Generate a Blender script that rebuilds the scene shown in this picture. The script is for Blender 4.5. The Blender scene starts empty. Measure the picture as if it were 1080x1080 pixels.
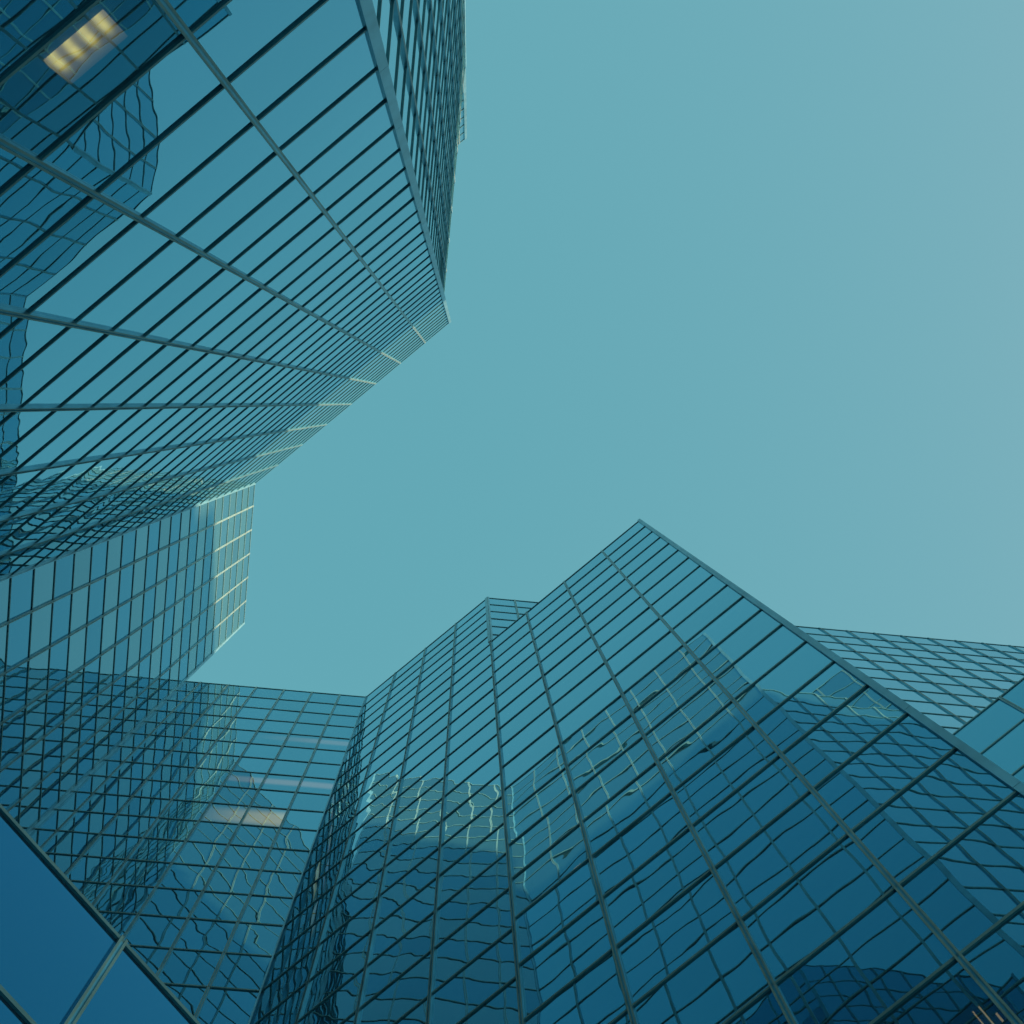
import bpy, bmesh, math, random
from mathutils import Vector, Matrix
from mathutils.bvhtree import BVHTree

random.seed(11)
scene = bpy.context.scene
COL = scene.collection
EYE = 1.6                                    # eye height above the plaza, metres

# ------------------------------------------------------------------ camera
FPX, ZX, ZY, YAW = 1214.46, 496.78, 424.17, 0.0986
zc = Vector((ZX - 540, ZY - 540, FPX)).normalized()
e1 = (Vector((1, 0, 0)) - zc * zc.x).normalized()
e2 = zc.cross(e1)
Xc = math.cos(YAW) * e1 + math.sin(YAW) * e2
Yc = -math.sin(YAW) * e1 + math.cos(YAW) * e2
right = Vector((Xc[0], Yc[0], zc[0])); down = Vector((Xc[1], Yc[1], zc[1])); fwd = Vector((Xc[2], Yc[2], zc[2]))
cam_data = bpy.data.cameras.new("camera")
cam_data.sensor_fit = 'HORIZONTAL'
cam_data.angle = 2 * math.atan(540 / FPX)
cam_data.clip_start = 0.1
cam_data.clip_end = 12000
cam = bpy.data.objects.new("camera", cam_data)
COL.objects.link(cam)
M = Matrix((right, -down, -fwd)).transposed().to_4x4()
M.translation = Vector((0, 0, EYE))
cam.matrix_world = M
scene.camera = cam

# ------------------------------------------------------------------ sky and sun
SUN_DIR = Vector((0.946, -0.218, 0.240)).normalized()      # towards the sun
SUN_EL = math.asin(SUN_DIR.z)
world = bpy.data.worlds.new("World")
scene.world = world
world.use_nodes = True
nt = world.node_tree
bg = nt.nodes["Background"]
sky = nt.nodes.new("ShaderNodeTexSky")
sky.sky_type = 'NISHITA'
sky.sun_disc = False
sky.sun_elevation = SUN_EL
sky.sun_rotation = math.atan2(SUN_DIR.x, SUN_DIR.y)
sky.altitude = 50
sky.air_density = 1.0
sky.dust_density = 2.0
sky.ozone_density = 1.0
SKY_R, SKY_G, SKY_B = 0.069 / 0.12, 0.102 / 0.12, 0.162 / 0.12   # the clear sky overhead
# the hazy afternoon is softer than the clear-air model: compress each channel, then give the cool teal cast
sepc = nt.nodes.new("ShaderNodeSeparateColor"); comb = nt.nodes.new("ShaderNodeCombineColor")
nt.links.new(sky.outputs[0], sepc.inputs[0])
for ch, (ref, power, level) in enumerate(((SKY_R, 0.62, 0.318), (SKY_G, 0.17, 0.935), (SKY_B, 0.17, 1.10))):
    a = nt.nodes.new("ShaderNodeMath"); a.operation = 'DIVIDE'; a.inputs[1].default_value = ref
    b = nt.nodes.new("ShaderNodeMath"); b.operation = 'POWER'; b.inputs[1].default_value = power
    c = nt.nodes.new("ShaderNodeMath"); c.operation = 'MULTIPLY'; c.inputs[1].default_value = level
    nt.links.new(sepc.outputs[ch], a.inputs[0]); nt.links.new(a.outputs[0], b.inputs[0])
    d = nt.nodes.new("ShaderNodeMath"); d.operation = 'MINIMUM'; d.inputs[1].default_value = level * (1.5, 1.13, 1.08)[ch]
    nt.links.new(b.outputs[0], c.inputs[0]); nt.links.new(c.outputs[0], d.inputs[0]); nt.links.new(d.outputs[0], comb.inputs[ch])
nt.links.new(comb.outputs[0], bg.inputs[0])
bg.inputs[1].default_value = 0.15
sun_data = bpy.data.lights.new("sun", 'SUN')
sun_data.energy = 3.1
sun_data.angle = math.radians(0.5)
sun_data.color = (1.0, 0.84, 0.58)
sun = bpy.data.objects.new("sun", sun_data)
COL.objects.link(sun)
sun.rotation_euler = SUN_DIR.to_track_quat('Z', 'Y').to_euler()
sun.location = (200, -50, 150)

scene.view_settings.view_transform = 'Standard'
scene.view_settings.look = 'None'
scene.view_settings.exposure = 1.5
scene.view_settings.gamma = 1.0
scene.cycles.max_bounces = 14
scene.cycles.glossy_bounces = 10
scene.cycles.use_denoising = True

# ------------------------------------------------------------------ materials
def new_mat(name):
    m = bpy.data.materials.new(name); m.use_nodes = True
    n = m.node_tree
    for x in list(n.nodes): n.nodes.remove(x)
    out = n.nodes.new("ShaderNodeOutputMaterial")
    return m, n, out

def glass_material(name, f0, f90=(0.78, 0.95, 1.0), power=2.2, body=(0.24, 0.44, 0.38), body_mix=0.09,
                   clear=0.0, warm=None):
    """coated curtain-wall glass: tinted mirror whose reflectance rises to grazing angles"""
    m, n, out = new_mat(name)
    L = n.links.new
    geo = n.nodes.new("ShaderNodeNewGeometry")
    noise = n.nodes.new("ShaderNodeTexNoise"); noise.inputs["Scale"].default_value = 0.9
    noise.inputs["Detail"].default_value = 1.0
    L(geo.outputs["Position"], noise.inputs["Vector"])
    bump = n.nodes.new("ShaderNodeBump"); bump.inputs["Strength"].default_value = 1.0
    bump.inputs["Distance"].default_value = 0.0016
    L(noise.outputs["Fac"], bump.inputs["Height"])
    lw = n.nodes.new("ShaderNodeLayerWeight"); lw.inputs["Blend"].default_value = 0.5
    cc = n.nodes.new("ShaderNodeCombineColor")            # the coating loses red fastest away from grazing
    for ch in range(3):
        pw = n.nodes.new("ShaderNodeMath"); pw.operation = 'POWER'; pw.inputs[1].default_value = power * (1.36, 1.0, 0.75)[ch]
        L(lw.outputs["Facing"], pw.inputs[0])
        mr = n.nodes.new("ShaderNodeMapRange"); mr.inputs[3].default_value = f0[ch]; mr.inputs[4].default_value = f90[ch]
        L(pw.outputs[0], mr.inputs[0]); L(mr.outputs[0], cc.inputs[ch])
    gl = n.nodes.new("ShaderNodeBsdfGlossy"); gl.inputs["Roughness"].default_value = 0.0
    at = n.nodes.new("ShaderNodeAttribute"); at.attribute_type = 'GEOMETRY'; at.attribute_name = "pane_tone"   # batch-to-batch tint
    one = n.nodes.new("ShaderNodeMath"); one.operation = 'SUBTRACT'; one.inputs[0].default_value = 1.0
    L(at.outputs["Fac"], one.inputs[1])
    tone = n.nodes.new("ShaderNodeVectorMath"); tone.operation = 'SCALE'
    L(cc.outputs[0], tone.inputs[0]); L(one.outputs[0], tone.inputs["Scale"])
    L(tone.outputs[0], gl.inputs["Color"]); L(bump.outputs[0], gl.inputs["Normal"])
    df = n.nodes.new("ShaderNodeBsdfDiffuse"); df.inputs["Color"].default_value = (*body, 1)
    ms = n.nodes.new("ShaderNodeMixShader"); ms.inputs[0].default_value = body_mix
    L(gl.outputs[0], ms.inputs[1]); L(df.outputs[0], ms.inputs[2])
    last = ms.outputs[0]
    if clear:
        tr = n.nodes.new("ShaderNodeBsdfTransparent"); tr.inputs["Color"].default_value = (0.75, 0.9, 0.9, 1)
        m2 = n.nodes.new("ShaderNodeMixShader"); m2.inputs[0].default_value = clear
        L(last, m2.inputs[1]); L(tr.outputs[0], m2.inputs[2]); last = m2.outputs[0]
    if warm:
        (colr, strength, axis_from, axis_to, z_mid, z_half) = warm     # lamps inside, brightest at one end of the row
        tc = n.nodes.new("ShaderNodeTexCoord"); sep = n.nodes.new("ShaderNodeSeparateXYZ")
        L(geo.outputs["Position"], sep.inputs[0])
        mr = n.nodes.new("ShaderNodeMapRange"); mr.interpolation_type = 'SMOOTHSTEP'
        mr.inputs[1].default_value = axis_from; mr.inputs[2].default_value = axis_to
        L(sep.outputs["X"], mr.inputs[0])
        sc = n.nodes.new("ShaderNodeMath"); sc.operation = 'MULTIPLY'; sc.inputs[1].default_value = strength
        dz = n.nodes.new("ShaderNodeMath"); dz.operation = 'SUBTRACT'; dz.inputs[1].default_value = z_mid
        L(sep.outputs["Z"], dz.inputs[0])
        ab = n.nodes.new("ShaderNodeMath"); ab.operation = 'ABSOLUTE'; L(dz.outputs[0], ab.inputs[0])
        mz = n.nodes.new("ShaderNodeMapRange"); mz.interpolation_type = 'SMOOTHSTEP'
        mz.inputs[1].default_value = z_half; mz.inputs[2].default_value = z_half * 0.25
        mz.inputs[3].default_value = 0; mz.inputs[4].default_value = 1
        L(ab.outputs[0], mz.inputs[0])
        mxz = n.nodes.new("ShaderNodeMath"); mxz.operation = 'MULTIPLY'; L(mr.outputs[0], mxz.inputs[0]); L(mz.outputs[0], mxz.inputs[1])
        L(mxz.outputs[0], sc.inputs[0])
        em = n.nodes.new("ShaderNodeEmission"); em.inputs[0].default_value = (*colr, 1)
        L(sc.outputs[0], em.inputs[1])
        ad = n.nodes.new("ShaderNodeAddShader"); L(last, ad.inputs[0]); L(em.outputs[0], ad.inputs[1]); last = ad.outputs[0]
    L(last, out.inputs[0])
    return m

def metal_material(name, base, rough=0.45, metallic=0.25, var=0.18):
    m, n, out = new_mat(name)
    L = n.links.new
    p = n.nodes.new("ShaderNodeBsdfPrincipled")
    p.inputs["Metallic"].default_value = metallic
    p.inputs["Roughness"].default_value = rough
    geo = n.nodes.new("ShaderNodeNewGeometry")
    noise = n.nodes.new("ShaderNodeTexNoise"); noise.inputs["Scale"].default_value = 1.3; noise.inputs["Detail"].default_value = 5
    L(geo.outputs["Position"], noise.inputs["Vector"])
    ramp = n.nodes.new("ShaderNodeMapRange"); ramp.inputs[1].default_value = 0.3; ramp.inputs[2].default_value = 0.7
    ramp.inputs[3].default_value = 1 - var; ramp.inputs[4].default_value = 1 + var
    L(noise.outputs["Fac"], ramp.inputs[0])
    mm = n.nodes.new("ShaderNodeVectorMath"); mm.operation = 'SCALE'
    mm.inputs[0].default_value = base
    L(ramp.outputs[0], mm.inputs["Scale"])
    L(mm.outputs[0], p.inputs["Base Color"])
    L(p.outputs[0], out.inputs[0])
    return m

def plain_material(name, base, rough=0.8, scale=2.0, var=0.25):
    return metal_material(name, base, rough, 0.0, var)

GL_BLUE = glass_material("vision_glass_blue", (0.12, 0.355, 0.445))
GL_TEAL = glass_material("spandrel_glass_teal", (0.125, 0.36, 0.44))
GL_E_BLUE = glass_material("vision_glass_deep_blue", (0.03, 0.16, 0.19), f90=(0.60, 0.88, 0.96))
GL_E_TEAL = glass_material("spandrel_glass_grey", (0.05, 0.18, 0.20), f90=(0.90, 0.97, 0.93))
GL_CLEAR = glass_material("clear_lit_glass", (0.12, 0.355, 0.445), clear=0.30)
GL_DIM = glass_material("faintly_clear_glass", (0.12, 0.355, 0.445), clear=0.12)
GL_LOBBY = glass_material("lobby_glass_dark_blue", (0.015, 0.135, 0.265), f90=(0.4, 0.9, 1.0), power=2.8)
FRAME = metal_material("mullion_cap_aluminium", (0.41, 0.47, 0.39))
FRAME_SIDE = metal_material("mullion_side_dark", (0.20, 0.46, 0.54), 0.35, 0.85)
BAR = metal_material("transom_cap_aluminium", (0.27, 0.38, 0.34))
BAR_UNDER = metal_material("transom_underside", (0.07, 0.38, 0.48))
CORNER = metal_material("corner_panel_aluminium", (0.28, 0.50, 0.57), 0.38, 0.65)
CORE = plain_material("core_wall_dark", (0.01, 0.03, 0.04))
ROOF = plain_material("roof_membrane", (0.22, 0.23, 0.23))

# ------------------------------------------------------------------ helpers
def mesh_obj(name, verts, faces, mats, parent=None, smooth=False, mat_idx=None):
    me = bpy.data.meshes.new(name)
    me.from_pydata(verts, [], faces)
    for m in (mats if isinstance(mats, (list, tuple)) else [mats]): me.materials.append(m)
    if smooth: me.polygons.foreach_set("use_smooth", [True] * len(me.polygons))
    if mat_idx: me.polygons.foreach_set("material_index", mat_idx)
    me.update()
    o = bpy.data.objects.new(name, me)
    COL.objects.link(o)
    if parent: o.parent = parent
    return o

def empty(name, loc, label=None, cat=None, group=None):
    o = bpy.data.objects.new(name, None); COL.objects.link(o)
    o.location = loc; o.empty_display_size = 0.5
    if label: o["label"] = label
    if cat: o["category"] = cat
    if group: o["group"] = group
    return o

def prism(poly, z0, z1):
    n = len(poly)
    area = sum(poly[i][0] * poly[(i + 1) % n][1] - poly[(i + 1) % n][0] * poly[i][1] for i in range(n))
    if area < 0: poly = poly[::-1]
    v = [(x, y, z0) for x, y in poly] + [(x, y, z1) for x, y in poly]
    f = [tuple(range(n))[::-1], tuple(range(n, 2 * n))]
    f += [(i, (i + 1) % n, n + (i + 1) % n, n + i) for i in range(n)]
    return v, f

S = 1.96                                     # transom spacing
CAM_P = Vector((0, 0, EYE))
def project(p):
    d = p - CAM_P
    z = d.dot(fwd)
    if z < 0.05: return None
    return 0.5 + d.dot(right) / z * FPX / 1080, 0.5 + d.dot(down) / z * FPX / 1080

def clip_area(pts):
    """area of the projected polygon inside the frame (unit square)"""
    q = [project(p) for p in pts]
    if any(x is None for x in q): return 0
    for ax, lim, sgn in ((0, 0, 1), (0, 1, -1), (1, 0, 1), (1, 1, -1)):
        r = []
        for i in range(len(q)):
            a, b = q[i], q[(i + 1) % len(q)]
            da, db = (a[ax] - lim) * sgn, (b[ax] - lim) * sgn
            if da >= 0: r.append(a)
            if (da >= 0) != (db >= 0):
                t = da / (da - db); r.append((a[0] + t * (b[0] - a[0]), a[1] + t * (b[1] - a[1])))
        q = r
        if not q: return 0
    return abs(sum(q[i][0] * q[(i + 1) % len(q)][1] - q[(i + 1) % len(q)][0] * q[i][1] for i in range(len(q)))) / 2

OCC_V, OCC_F = [], []
def add_occluder(v, f):
    b = len(OCC_V); OCC_V.extend(v); OCC_F.extend(tuple(i + b for i in q) for q in f)
BVH = None
def seen(p):
    d = p - CAM_P
    h = BVH.ray_cast(CAM_P, d.normalized(), d.length - 0.6)
    return h[0] is None

class Facade:
    """one glazed face: p0 -> p1 in plan, glass at d = 0, outward normal n"""
    def __init__(self, p0, p1, z0, z1, mulls, n_hint, glass=(None, None), ends=(0.0, 0.0), end_out=(0.0, 0.0), seed=0, wob=1.0, flush=False, post_z0=None):
        self.p0 = Vector((p0[0], p0[1], 0)); self.p1 = Vector((p1[0], p1[1], 0))
        self.u = (self.p1 - self.p0); self.len = self.u.length; self.u.normalize()
        n = Vector((self.u.y, -self.u.x, 0))
        if n.dot(Vector((n_hint[0], n_hint[1], 0))) < 0: n = -n
        self.n = n; self.z0, self.z1 = z0, z1
        self.mulls = sorted(mulls); self.glass = glass; self.ends = ends; self.end_out = end_out
        self.rng = random.Random(seed); self.wob = wob; self.flush = flush; self.post_z0 = z0 if post_z0 is None else post_z0
        self.levels = []
        z = z1
        while z > z0 + 0.3:
            self.levels.append(z); z -= S
    def P(self, s, d, z):
        v = self.p0 + self.u * s + self.n * d
        return Vector((v.x, v.y, z))
    def box(self, s0, s1, d0, d1, z0, z1):
        v = [self.P(s, d, z) for z in (z0, z1) for d in (d0, d1) for s in (s0, s1)]
        f = [(0, 1, 3, 2), (4, 6, 7, 5), (0, 4, 5, 1), (2, 3, 7, 6), (0, 2, 6, 4), (1, 5, 7, 3)]
        return [tuple(x) for x in v], f
    def extrude(self, prof, z0, z1):           # profile in (s, d)
        n = len(prof)
        v = [tuple(self.P(s, d, z0)) for s, d in prof] + [tuple(self.P(s, d, z1)) for s, d in prof]
        f = [tuple(range(n)), tuple(range(2 * n - 1, n - 1, -1))] + [(i, n + i, n + (i + 1) % n, (i + 1) % n) for i in range(n)]
        return v, f
    def extrude_s(self, prof, s0, s1):         # profile in (d, z)
        n = len(prof)
        v = [tuple(self.P(s0, d, z)) for d, z in prof] + [tuple(self.P(s1, d, z)) for d, z in prof]
        f = [tuple(range(n)), tuple(range(2 * n - 1, n - 1, -1))] + [(i, n + i, n + (i + 1) % n, (i + 1) % n) for i in range(n)]
        return v, f
    def pane(self, s0, s1, z0, z1):
        """one sheet: seated a little out of true, bowed, and rippled in its own way"""
        r = self.rng; N = 8; w = self.wob
        a = r.uniform(-1.0, 1.0); a = (abs(a) ** 0.6) * math.copysign(1, a) * 0.0018 * w
        tx, tz = r.gauss(0, 0.0015) * w, r.gauss(0, 0.0012) * w
        b, c = r.uniform(-1, 1) * 0.0007 * w, r.uniform(-1, 1) * 0.0007 * w
        e, kx, kz, ph = r.uniform(0, 0.0006) * w, r.uniform(-5, 5), r.uniform(-5, 5), r.uniform(0, 6.3)
        v, f = [], []
        for j in range(N + 1):
            for i in range(N + 1):
                x, y = 2 * i / N - 1, 2 * j / N - 1
                bow = a * (1 - x * x) * (1 - y * y) + b * x * (1 - y * y) + c * y * (1 - x * x)
                d = bow + tx * x * (s1 - s0) / 2 + tz * y * (z1 - z0) / 2 + e * math.sin(kx * x + kz * y + ph)
                v.append(tuple(self.P(s0 + (s1 - s0) * (x + 1) / 2, d, z0 + (z1 - z0) * (y + 1) / 2)))
        W = N + 1
        flip = self.u.cross(Vector((0, 0, 1))).dot(self.n) < 0
        for j in range(N):
            for i in range(N):
                q = (j * W + i, j * W + i + 1, (j + 1) * W + i + 1, (j + 1) * W + i)
                f.append(q[::-1] if flip else q)
        return v, f
    def corners(self, s0, s1, z0, z1):
        return [self.P(s0, 0, z0), self.P(s1, 0, z0), self.P(s1, 0, z1), self.P(s0, 0, z1)]

def visible_area(fc, s0, s1, z0, z1):
    a = clip_area(fc.corners(s0, s1, z0, z1))
    if a <= 0: return 0
    hits = 0
    for fs in (0.2, 0.5, 0.8):
        for fz in (0.2, 0.5, 0.8):
            p = fc.P(s0 + (s1 - s0) * fs, 0.12, z0 + (z1 - z0) * fz)
            q = project(p)
            if q and 0 <= q[0] <= 1 and 0 <= q[1] <= 1 and seen(p): hits += 1
    return a * hits / 9

LIT = {}                                       # (facade, bay, row) -> (name, material)

def build_building(root, facades, hidden_walls=()):
    """facades: list of (part name, label, Facade).  The largest 100 panes and bars in view are parts of their own."""
    panes, bars = [], []
    for fi, (pname, plabel, fc) in enumerate(facades):
        part = mesh_obj(pname, *fc.box(0.45, fc.len - 0.45, -0.30, -0.16, fc.z0, fc.z1 - 0.02), CORE, root)
        if plabel: part["label"] = plabel
        cuts = [0.0] + [m for m in fc.mulls if m > 0.1] + [fc.len]
        for k, (a, b) in enumerate(zip(cuts[:-1], cuts[1:])):
            for r, zt in enumerate(fc.levels):
                zb = fc.levels[r + 1] if r + 1 < len(fc.levels) else fc.z0
                panes.append((visible_area(fc, a, b, zb, zt), fi, k, r, (a, b, zb, zt), part))
        for r, zt in enumerate(fc.levels):
            ar = visible_area(fc, 0, fc.len, zt - 0.05, zt + 0.05)
            bars.append((ar, fi, r, zt, part))
        for m in fc.mulls:
            w, dp = 0.047, (0.02 if fc.flush else 0.06)
            g_ = min(0.03, dp * 0.5)
            prof = [(m - w, -0.03), (m - w, dp), (m - 0.017, dp), (m - 0.017, dp - g_), (m + 0.017, dp - g_), (m + 0.017, dp), (m + w, dp), (m + w, -0.03)]
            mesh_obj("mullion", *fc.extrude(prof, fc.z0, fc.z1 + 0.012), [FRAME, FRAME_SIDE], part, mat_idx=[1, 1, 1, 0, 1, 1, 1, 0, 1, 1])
        for e, (w, out) in enumerate(zip(fc.ends, fc.end_out)):
            if w <= 0: continue
            s0, s1 = (-out, w) if e == 0 else (fc.len - w, fc.len + out)
            v, f = [], []
            z = fc.z1 + 0.02; k = 0
            while z > fc.post_z0 + 0.05:                # sheet-metal lengths with open joints
                zb = max(fc.post_z0, z - 2 * S)
                bv, bf = fc.box(s0, s1, -0.06, 0.075, zb + (0.012 if zb > fc.post_z0 else 0), z)
                o = len(v); v += bv; f += [tuple(i + o for i in q) for q in bf]
                z = zb
            mesh_obj("corner_post", v, f, CORNER, part)
    panes.sort(key=lambda t: -t[0])
    rest_v, rest_f, rest_m, rest_t = [], [], [], []
    tr = random.Random(len(panes))
    def set_tone(o, vals):
        o.data.attributes.new("pane_tone", 'FLOAT', 'FACE').data.foreach_set("value", vals)
    mats = [GL_BLUE, GL_TEAL, GL_E_BLUE, GL_E_TEAL, GL_LOBBY]
    n_single = 0
    for (ar, fi, k, r, (a, b, zb, zt), part) in panes:
        fc = facades[fi][2]
        v, f = fc.pane(a, b, zb, zt)
        tn = max(0.0, tr.gauss(0.02, 0.025)) + (0.06 if tr.random() < 0.06 else 0.0)
        lit = LIT.get((facades[fi][0], k, r))
        mat = lit[1] if lit else mats[fc.glass[r % 2]]
        if (n_single < 100 and ar > 2e-6) or lit:
            set_tone(mesh_obj(lit[0] if lit else "glass_pane", v, f, mat, part, smooth=True), [tn] * len(f))
            n_single += 1
        else:
            o = len(rest_v); rest_v += v; rest_f += [tuple(i + o for i in q) for q in f]
            rest_m += [fc.glass[r % 2]] * len(f); rest_t += [tn] * len(f)
    if rest_v:
        o = mesh_obj("glazing", rest_v, rest_f, mats, root, smooth=True, mat_idx=rest_m); o["kind"] = "stuff"; set_tone(o, rest_t)
    bars.sort(key=lambda t: -t[0])
    rv, rf = [], []
    for i, (ar, fi, r, zt, part) in enumerate(bars):
        fc = facades[fi][2]
        hh = 0.028; dd = 0.012 if fc.flush else 0.030
        prof = [(-0.04, zt - hh), (dd, zt - hh), (dd, zt + hh), (-0.04, zt + hh)]
        v, f = fc.extrude_s(prof, 0.0, fc.len)
        if i < 100 and ar > 1e-7:
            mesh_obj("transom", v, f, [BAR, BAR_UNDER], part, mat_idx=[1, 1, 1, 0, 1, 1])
        else:
            o = len(rv); rv += v; rf += [tuple(q + o for q in t) for t in f]
    if rv:
        o = mesh_obj("framing", rv, rf, [BAR, BAR_UNDER], root, mat_idx=[1, 1, 1, 0, 1, 1] * (len(rf) // 6)); o["kind"] = "stuff"

def inset(poly, d):
    """shrink a counter-clockwise polygon by d"""
    n = len(poly)
    area = sum(poly[i][0] * poly[(i + 1) % n][1] - poly[(i + 1) % n][0] * poly[i][1] for i in range(n))
    if area < 0: poly = poly[::-1]
    out = []
    for i in range(n):
        a, b, c = Vector(poly[i - 1]), Vector(poly[i]), Vector(poly[(i + 1) % n])
        u, w = (b - a).normalized(), (c - b).normalized()
        n1, n2 = Vector((-u.y, u.x)), Vector((-w.y, w.x))
        k = (n1 + n2); k = k / (1 + n1.dot(n2))
        out.append((b.x + k.x * d, b.y + k.y * d))
    return out

# ------------------------------------------------------------------ plan (metres, from the camera's foot)
R2 = math.sqrt(2)
def pq(perp, para): return ((perp + para) / R2, (perp - para) / R2)
DA, DB, DF, XE, YC, YD, XS = -5.01, 8.69, 17.48, -13.93, 16.43, 10.40, -1.97
H1, H2, HB, HF, HG = 77.7 + EYE, 61.5 + EYE, 50.1 + EYE, 34.55 + EYE, 11.57 + EYE
P_A0 = (XS, DA * R2 - XS)               # convex corner of the diagonal face
P_AE = (XE, DA * R2 - XE)
P_EC = (XE, YC)
P_CB = (DB * R2 - YC, YC)
P_BD = (DB * R2 - YD, YD)
P_W = (XS, -17.2)
P_N = ((P_W[0] + P_W[1] - (P_A0[1] - P_A0[0])) / 2, 0); P_N = (P_N[0], P_N[0] + P_A0[1] - P_A0[0])
P_B1 = pq(DB, 2.44)
P_B2 = (P_B1[0] + (YD - P_B1[1]), YD)
P_F0 = (DF * R2 - YD, YD); P_F1 = pq(DF, 11.2); P_F2 = (P_F1[0] + (YD - P_F1[1]), YD)

def fr(vals, p0, axis):                                 # world coordinate -> distance along the face
    return [abs(v - p0[axis]) * (1 if axis in (0, 1) else 1) for v in vals]

T1 = dict(
    diag=Facade(P_A0, P_AE, 0, H1, [2.07 + 2.14 * k for k in range(7)], (1, 1), (0, 1), (0.03, 0.05), (0.15, 0), 1, wob=1.2),
    side=Facade(P_A0, P_W, 0, 61.5 + EYE, [1.56 + 1.53 * k for k in range(7)], (1, 0), (0, 1), (0, 0.12), (0, 0.02), 2),
    wing=Facade(P_AE, P_EC, 0, H1, [1.5 + 1.62 * k for k in range(5)], (1, 0), (2, 3), (0.05, 0.14), (0, 0.0), 3),
    crown=Facade(P_W, P_N, 61.6 + EYE, H1, [0.6 + 2.14 * k for k in range(4)], (1, 1), (0, 1), (0.16, 0.05), (0.02, 0), 4),
    notch=Facade(P_A0, P_N, 61.6 + EYE, H1, [1.5 + 2.14 * k for k in range(3)], (1, -1), (0, 1), (0, 0), (0, 0), 5, flush=True),
)
xs_c = [-5.56 - 1.5 * k for k in range(6)]
T2 = dict(
    straight=Facade(P_CB, P_EC, 0, H2, [abs(x - P_CB[0]) for x in xs_c], (0, -1), (0, 1), (0.05, 0.05), (0, 0), 6, wob=1.45),
    diag=Facade(P_BD, P_CB, 0, H2, [0.0, 2.2, 4.33, 6.46], (-1, -1), (0, 1), (0.13, 0.05), (0.03, 0), 7, wob=1.35, post_z0=HB),
    right=Facade(P_BD, (46.0, YD), 0, H2, [1.47 + 1.524 * k for k in range(28)], (0, -1), (0, 1), (0.08, 0.1), (0, 0), 8, post_z0=HB),
)
WB = dict(diag=Facade(P_B1, P_BD, 0, HB, [2.14 + 2.145 * k for k in range(3)], (-1, -1), (0, 1), (0.09, 0), (0.045, 0), 29, wob=1.1),
          back=Facade(P_B1, P_B2, 0, HB, [2.14 * k for k in (1, 2, 3)], (1, -1), (0, 1), (0, 0), (0, 0), 10, flush=True))
WF = dict(diag=Facade(P_F0, P_F1, 0, HF, [6.86 - 2.76 + 2.145 * k for k in (-1, 0, 1, 2)], (-1, -1), (0, 1), (0.05, 0.16), (0, 0.03), 11),
          back=Facade(P_F1, P_F2, 0, HF, [2.14 * k for k in (1, 2, 3)], (1, -1), (0, 1), (0, 0), (0, 0), 12, flush=True))
G0 = pq(DA + 0.1, -6.34); G1 = pq(DB - 0.1, -6.34)
LB = dict(wall=Facade(G0, G1, 0, HG, [1.99 - DA - 0.1 + 2.155 * k for k in (-3, -2, -1, 0, 1, 2)], (1, -1), (4, 4), (0.05, 0.05), (0, 0), 13, wob=0.5))

# building cores (they also decide which panes are in view)
body1a = prism(inset([P_A0, P_AE, P_EC, (-38, YC), (-38, P_W[1]), P_W], 0.3), 0, 61.5 + EYE)
body1b = prism(inset([P_A0, P_AE, P_EC, (-38, YC), (-38, P_W[1]), P_W, P_N], 0.3), 61.5 + EYE, H1 - 0.3)
body2 = prism(inset([P_EC, P_CB, P_BD, (46, YD), (46, 40), (XE, 40)], 0.3), 0, H2 - 0.3)
bodyB = prism(inset([P_BD, P_B1, P_B2], 0.3), 0, HB - 0.3)
bodyF = prism(inset([P_F0, P_F1, P_F2], 0.3), 0, HF - 0.3)
for b in (body1a, body1b, body2, bodyB, bodyF): add_occluder(*b)
gw = LB['wall']
add_occluder(*gw.box(0, gw.len, -0.3, -0.1, 0, HG))
BVH = BVHTree.FromPolygons([Vector(v) for v in OCC_V], OCC_F)

# ------------------------------------------------------------------ ground
gm, gn, gout = new_mat("paving_stone")
p = gn.nodes.new("ShaderNodeBsdfPrincipled"); p.inputs["Roughness"].default_value = 0.7
br = gn.nodes.new("ShaderNodeTexBrick"); br.inputs["Scale"].default_value = 1.0
br.inputs["Color1"].default_value = (0.42, 0.42, 0.41, 1); br.inputs["Color2"].default_value = (0.48, 0.47, 0.45, 1)
br.inputs["Mortar"].default_value = (0.12, 0.12, 0.12, 1); br.inputs["Mortar Size"].default_value = 0.008
br.inputs["Brick Width"].default_value = 1.2; br.inputs["Row Height"].default_value = 0.6
g = gn.nodes.new("ShaderNodeNewGeometry"); gn.links.new(g.outputs["Position"], br.inputs["Vector"])
gn.links.new(br.outputs["Color"], p.inputs["Base Color"]); gn.links.new(p.outputs[0], gout.inputs[0])
asph = plain_material("asphalt", (0.06, 0.06, 0.062))
o = mesh_obj("ground", [(-5000, -5000, -0.14), (5000, -5000, -0.14), (5000, 5000, -0.14), (-5000, 5000, -0.14)], [(0, 1, 2, 3)], asph)
o["kind"] = "structure"
o = mesh_obj("plaza_pavement", *prism([(-60, -60), (60, -60), (60, 60), (-60, 60)], -0.139, -0.004), gm)
o["kind"] = "structure"

# ------------------------------------------------------------------ tower with the striped diagonal front
GROUP = "mirror glass office towers round the plaza"
t = empty("glass_tower", (XE, P_AE[1], 0),
          "tallest mirror glass tower with striped slanting front, its topmost rows pale in the sun",
          "office tower", GROUP)
def child_prism(name, pf, mat, root):
    v, f = pf
    return v, f, mat, name
def add_local(name, v, f, mat, root):
    o = mesh_obj(name, v, f, mat, root); return o

LIT[("facade", 2, -1)] = None
del LIT[("facade", 2, -1)]

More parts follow.
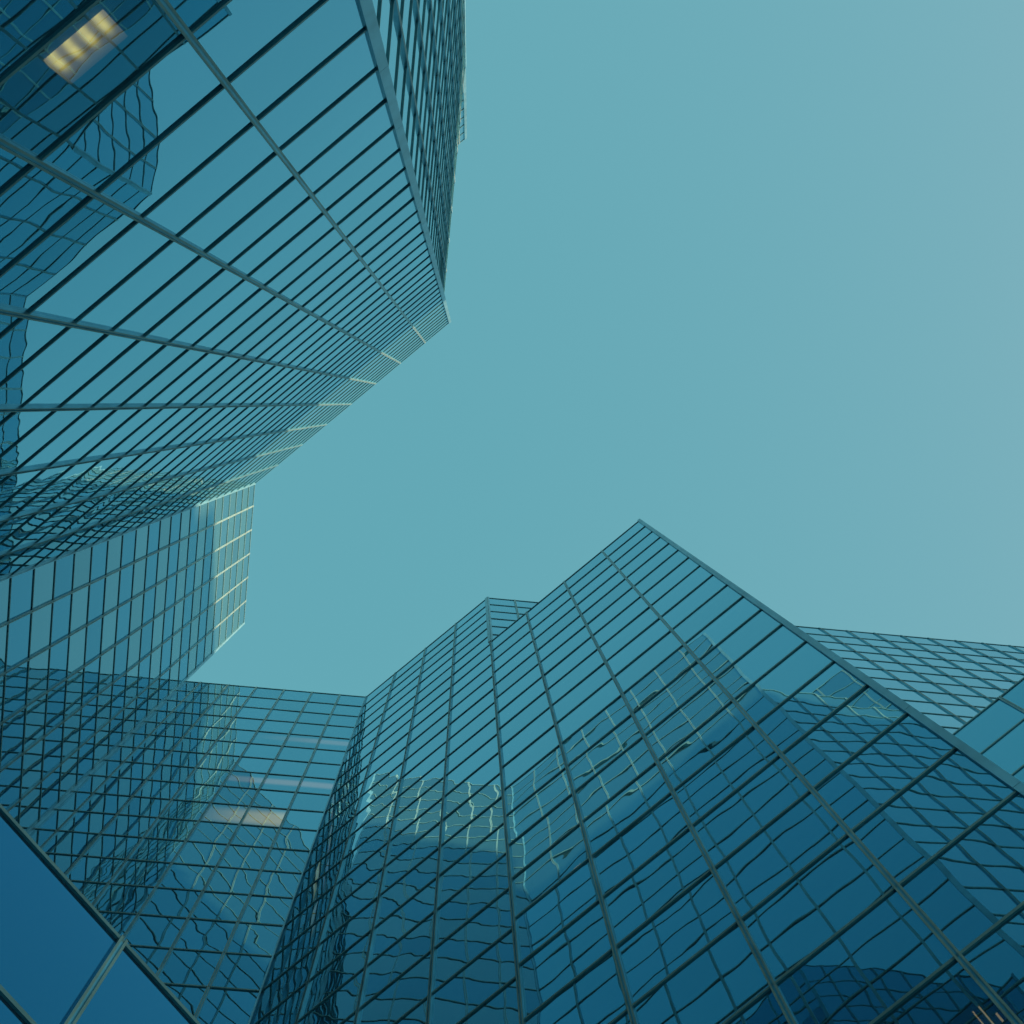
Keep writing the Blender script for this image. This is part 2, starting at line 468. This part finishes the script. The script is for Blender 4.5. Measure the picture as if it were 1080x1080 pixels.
_old_mesh_obj = mesh_obj
def mesh_obj(name, verts, faces, mats, parent=None, smooth=False, mat_idx=None):
    """as above; geometry is written in world coordinates, the thing's Empty stands at its base"""
    r = parent
    while r is not None and r.parent is not None: r = r.parent
    if r is not None and r.type == 'EMPTY':
        l = r.location
        verts = [(x - l.x, y - l.y, z - l.z) for x, y, z in verts]
    return _old_mesh_obj(name, verts, faces, mats, parent, smooth, mat_idx)

# the lit office pane low on the diagonal front, and the lamps behind it
fa = T1['diag']
row = next(i for i, z in enumerate(fa.levels) if z - S < 11.8 + EYE < z)
bay = next(i for i, m in enumerate(list(fa.mulls) + [fa.len]) if (P_A0[0] - P_A0[1]) / R2 + 0.75 < m)
LIT[("diagonal_facade", bay, row)] = ("lit_window", GL_CLEAR)
# lit rows on the straight wall of the lower tower
fcs = T2['straight']
def lit_row(h, x0, x1, mat):
    r = next(i for i, z in enumerate(fcs.levels) if z - S < h + EYE < z)
    cuts = [0] + list(fcs.mulls) + [fcs.len]
    for k in range(len(cuts) - 1):
        xa, xb = P_CB[0] - cuts[k], P_CB[0] - cuts[k + 1]
        if xa > x0 + 0.1 and xb < x1 - 0.1: LIT[("straight_facade", k, r)] = ("lit_window", mat)
W1 = glass_material("lit_glass_amber", (0.12, 0.355, 0.445), warm=((1.0, 0.74, 0.18), 0.075, -9.6, -5.6, 42.75 + EYE, 1.1))
W2 = glass_material("lit_glass_rose", (0.12, 0.355, 0.445), warm=((1.0, 0.62, 0.38), 0.034, -11.0, -6.0, 46.9 + EYE, 0.5))
W3 = glass_material("lit_glass_faint_rose", (0.12, 0.355, 0.445), warm=((1.0, 0.62, 0.38), 0.024, -9.0, -5.0, 52.9 + EYE, 0.5))
lit_row(42.7, -8.6, -5.5, W1)
lit_row(47.0, -8.6, -4.2, W2)
lit_row(52.9, -8.0, -4.2, W3)

build_building(t, [("diagonal_facade", "broad striped front slanting across the corner of the view", T1['diag']),
                   ("side_facade", "narrow foreshortened side beyond the corner post", T1['side']),
                   ("wing_facade", "lower left wing with alternating blue and grey panes", T1['wing']),
                   ("crown_facade", None, T1['crown']), ("notch_facade", None, T1['notch'])])
mesh_obj("core_wall", *body1a, CORE, t)
mesh_obj("upper_core_wall", *body1b, CORE, t)
mesh_obj("roof", *prism(inset([P_A0, P_AE, P_EC, (-38, YC), (-38, P_W[1]), P_W, P_N], 0.4), H1 - 0.29, H1 - 0.1), ROOF, t)
# luminous ceiling panel behind the lit pane: four warm lamps along its lower edge
S0 = (P_A0[0] - P_A0[1]) / R2
s_a, s_b = S0 + 0.34, S0 + 1.10
zl, zh = 11.64 + EYE, 12.28 + EYE
lm, ln, lo = new_mat("lamp_diffuser")
LK = ln.links.new
def mth(op, a, b=None):
    m = ln.nodes.new("ShaderNodeMath"); m.operation = op
    for k, x in enumerate((a, b)):
        if x is None: continue
        if isinstance(x, (int, float)): m.inputs[k].default_value = x
        else: LK(x, m.inputs[k])
    return m.outputs[0]
tg = ln.nodes.new("ShaderNodeNewGeometry")
off = ln.nodes.new("ShaderNodeVectorMath"); off.operation = 'SUBTRACT'; off.inputs[1].default_value = tuple(fa.P(s_a, 0, zl))
LK(tg.outputs["Position"], off.inputs[0])
dt = ln.nodes.new("ShaderNodeVectorMath"); dt.operation = 'DOT_PRODUCT'; dt.inputs[1].default_value = tuple(fa.u)
LK(off.outputs[0], dt.inputs[0])
sz = ln.nodes.new("ShaderNodeSeparateXYZ"); LK(off.outputs[0], sz.inputs[0])
ph = mth('MULTIPLY', dt.outputs["Value"], 2 * math.pi * 4 / (s_b - s_a))
cosn = mth('MULTIPLY', mth('SUBTRACT', 1.0, mth('COSINE', ph)), 0.5)
fall = mth('POWER', 2.718, mth('MULTIPLY', mth('POWER', mth('ABSOLUTE', mth('DIVIDE', mth('SUBTRACT', sz.outputs["Z"], 0.10), 0.20)), 2.0), -1.0))
glow = mth('MULTIPLY', mth('POWER', cosn, 1.3), fall)
fade = mth('SUBTRACT', 1.0, mth('MULTIPLY', sz.outputs["Z"], 1.35))
em1 = ln.nodes.new("ShaderNodeEmission"); em1.inputs[0].default_value = (1.0, 0.74, 0.14, 1); LK(mth('MULTIPLY', glow, 0.62), em1.inputs[1])
em2 = ln.nodes.new("ShaderNodeEmission"); em2.inputs[0].default_value = (1.0, 0.70, 0.36, 1); LK(mth('MULTIPLY', fade, 0.22), em2.inputs[1])
ad = ln.nodes.new("ShaderNodeAddShader"); LK(em1.outputs[0], ad.inputs[0]); LK(em2.outputs[0], ad.inputs[1]); LK(ad.outputs[0], lo.inputs[0])
panel = mesh_obj("ceiling_light", *fa.box(s_a, s_b, -0.145, -0.07, zl, zh), lm, t)
panel["label"] = "row of four warm yellow lamps glowing behind the glass"

# ------------------------------------------------------------------ lower tower
t = empty("glass_tower", (P_BD[0], P_BD[1], 0),
          "stepped mirror glass tower with warm lit panes beside its inside corner",
          "office tower", GROUP)
build_building(t, [("straight_facade", "short straight wall carrying warm lit panes", T2['straight']),
                   ("diagonal_facade", "slanting wall right of the inside corner", T2['diag']),
                   ("right_facade", "pale receding wall seen at the right edge", T2['right'])])
mesh_obj("core_wall", *body2, CORE, t)
mesh_obj("roof", *prism(inset([P_EC, P_CB, P_BD, (46, YD), (46, 40), (XE, 40)], 0.4), H2 - 0.29, H2 - 0.1), ROOF, t)

# ------------------------------------------------------------------ the two wedge-shaped blocks in front of it
GROUPW = "wedge shaped glass blocks stepping out of the lower tower"
t = empty("glass_wedge", (P_B1[0], P_B1[1], 0),
          "large pointed glass block whose slanting front mirrors a pale gridded tower top",
          "office block", GROUPW)
fb = WB['diag']
def lit_pane(h, para):
    s_ = 2.44 - para
    r_ = next(i for i, z in enumerate(fb.levels) if z - S < h + EYE < z)
    k_ = next(i for i, m in enumerate(list(fb.mulls) + [fb.len]) if s_ < m)
    LIT[("front_facade", k_, r_)] = ("lit_window", GL_DIM)
lit_pane(11.9, 0.1); lit_pane(22.9, -4.39)
build_building(t, [("front_facade", None, WB['diag']), ("rear_facade", None, WB['back'])])
wl, wn, wo = new_mat("small_warm_lamp")
we = wn.nodes.new("ShaderNodeEmission"); we.inputs[0].default_value = (1.0, 0.66, 0.30, 1); we.inputs[1].default_value = 0.55
wn.links.new(we.outputs[0], wo.inputs[0])
v, f = [], []
for pa0, pa1, h0, h1 in ((0.095, 0.112, 11.70, 12.07), (0.008, 0.025, 11.70, 12.065), (0.025, 0.095, 11.70, 11.72), (0.190, 0.215, 11.68, 11.81)):
    bv, bf = fb.box(2.44 - pa1, 2.44 - pa0, -0.10, -0.07, h0 + EYE, h1 + EYE)
    o_ = len(v); v += bv; f += [tuple(i + o_ for i in q) for q in bf]
mesh_obj("ceiling_light", v, f, wl, t)
mesh_obj("ceiling_light", *fb.box(2.44 + 4.30, 2.44 + 4.47, -0.10, -0.07, 22.84 + EYE, 22.97 + EYE), wl, t)
mesh_obj("core_wall", *bodyB, CORE, t)
mesh_obj("roof", *prism(inset([P_BD, P_B1, P_B2], 0.4), HB - 0.29, HB - 0.1), ROOF, t)
t = empty("glass_wedge", (P_F0[0], P_F0[1], 0),
          "plain blue glass block in front of the pale receding gridded wall",
          "office block", GROUPW)
build_building(t, [("diagonal_facade", None, WF['diag']), ("rear_facade", None, WF['back'])])
mesh_obj("core_wall", *bodyF, CORE, t)
mesh_obj("roof", *prism(inset([P_F0, P_F1, P_F2], 0.4), HF - 0.29, HF - 0.1), ROOF, t)

# ------------------------------------------------------------------ lobby wall in the lower left corner
t = empty("glass_lobby", (G0[0], G0[1], 0),
          "low glass lobby of large plain dark blue panes, nearest to the viewer", "lobby")
build_building(t, [("front_facade", None, LB['wall'])])
lr = [gw.P(0, -0.4, 0), (P_AE[0] + 0.4, P_AE[1] + 0.3), (P_EC[0] + 0.4, P_EC[1] - 0.4), (P_CB[0] - 0.3, P_CB[1] - 0.4), gw.P(gw.len, -0.4, 0)]
mesh_obj("roof", *prism([(p[0], p[1]) for p in lr], HG - 0.35, HG - 0.1), ROOF, t)

# ------------------------------------------------------------------ unseen tower added off to the right, shaped to keep the sun off all but the top rows
t = empty("shade_caster_tower", (70, -8, 0), "unseen banded tower added out of frame to shade all but the top rows", "office tower")
bandm, bn, bo = new_mat("banded_shade_block")
pb = bn.nodes.new("ShaderNodeBsdfPrincipled"); pb.inputs["Roughness"].default_value = 0.5
gg = bn.nodes.new("ShaderNodeNewGeometry"); sp = bn.nodes.new("ShaderNodeSeparateXYZ")
bn.links.new(gg.outputs["Position"], sp.inputs[0])
md = bn.nodes.new("ShaderNodeMath"); md.operation = 'WRAP'; md.inputs[1].default_value = 3.9; md.inputs[2].default_value = 0
bn.links.new(sp.outputs["Z"], md.inputs[0])
gt = bn.nodes.new("ShaderNodeMath"); gt.operation = 'GREATER_THAN'; gt.inputs[1].default_value = 1.8
bn.links.new(md.outputs[0], gt.inputs[0])
mx = bn.nodes.new("ShaderNodeMix"); mx.data_type = 'RGBA'
mx.inputs[6].default_value = (0.33, 0.31, 0.28, 1); mx.inputs[7].default_value = (0.03, 0.05, 0.06, 1)
bn.links.new(gt.outputs[0], mx.inputs[0]); bn.links.new(mx.outputs[2], pb.inputs["Base Color"]); bn.links.new(pb.outputs[0], bo.inputs[0])
def back(p, L): return (p[0] + SUN_DIR.x * L, p[1] + SUN_DIR.y * L)
L1, L2 = 110.0, 130.0
a0 = back((1.2, -8.2), L1); a1 = back((-14.5, 7.5), L1)
zA = 61.0 + EYE + SUN_DIR.z * L1
mesh_obj("banded_shade_block", *prism([(a0[0] + 12, a0[1] - 12), a1, (a1[0] + 14, a1[1] + 14), (a0[0] + 26, a0[1] + 2)], 0, zA), bandm, t)
b0 = back((-13.0, 7.2), L2); zB = 65.9 + EYE + SUN_DIR.z * L2
mesh_obj("taller_banded_shade_block", *prism([b0, (b0[0] - 20, b0[1] + 20), (b0[0] - 8, b0[1] + 32), (b0[0] + 8, b0[1] + 16)], 0, zB), bandm, t)
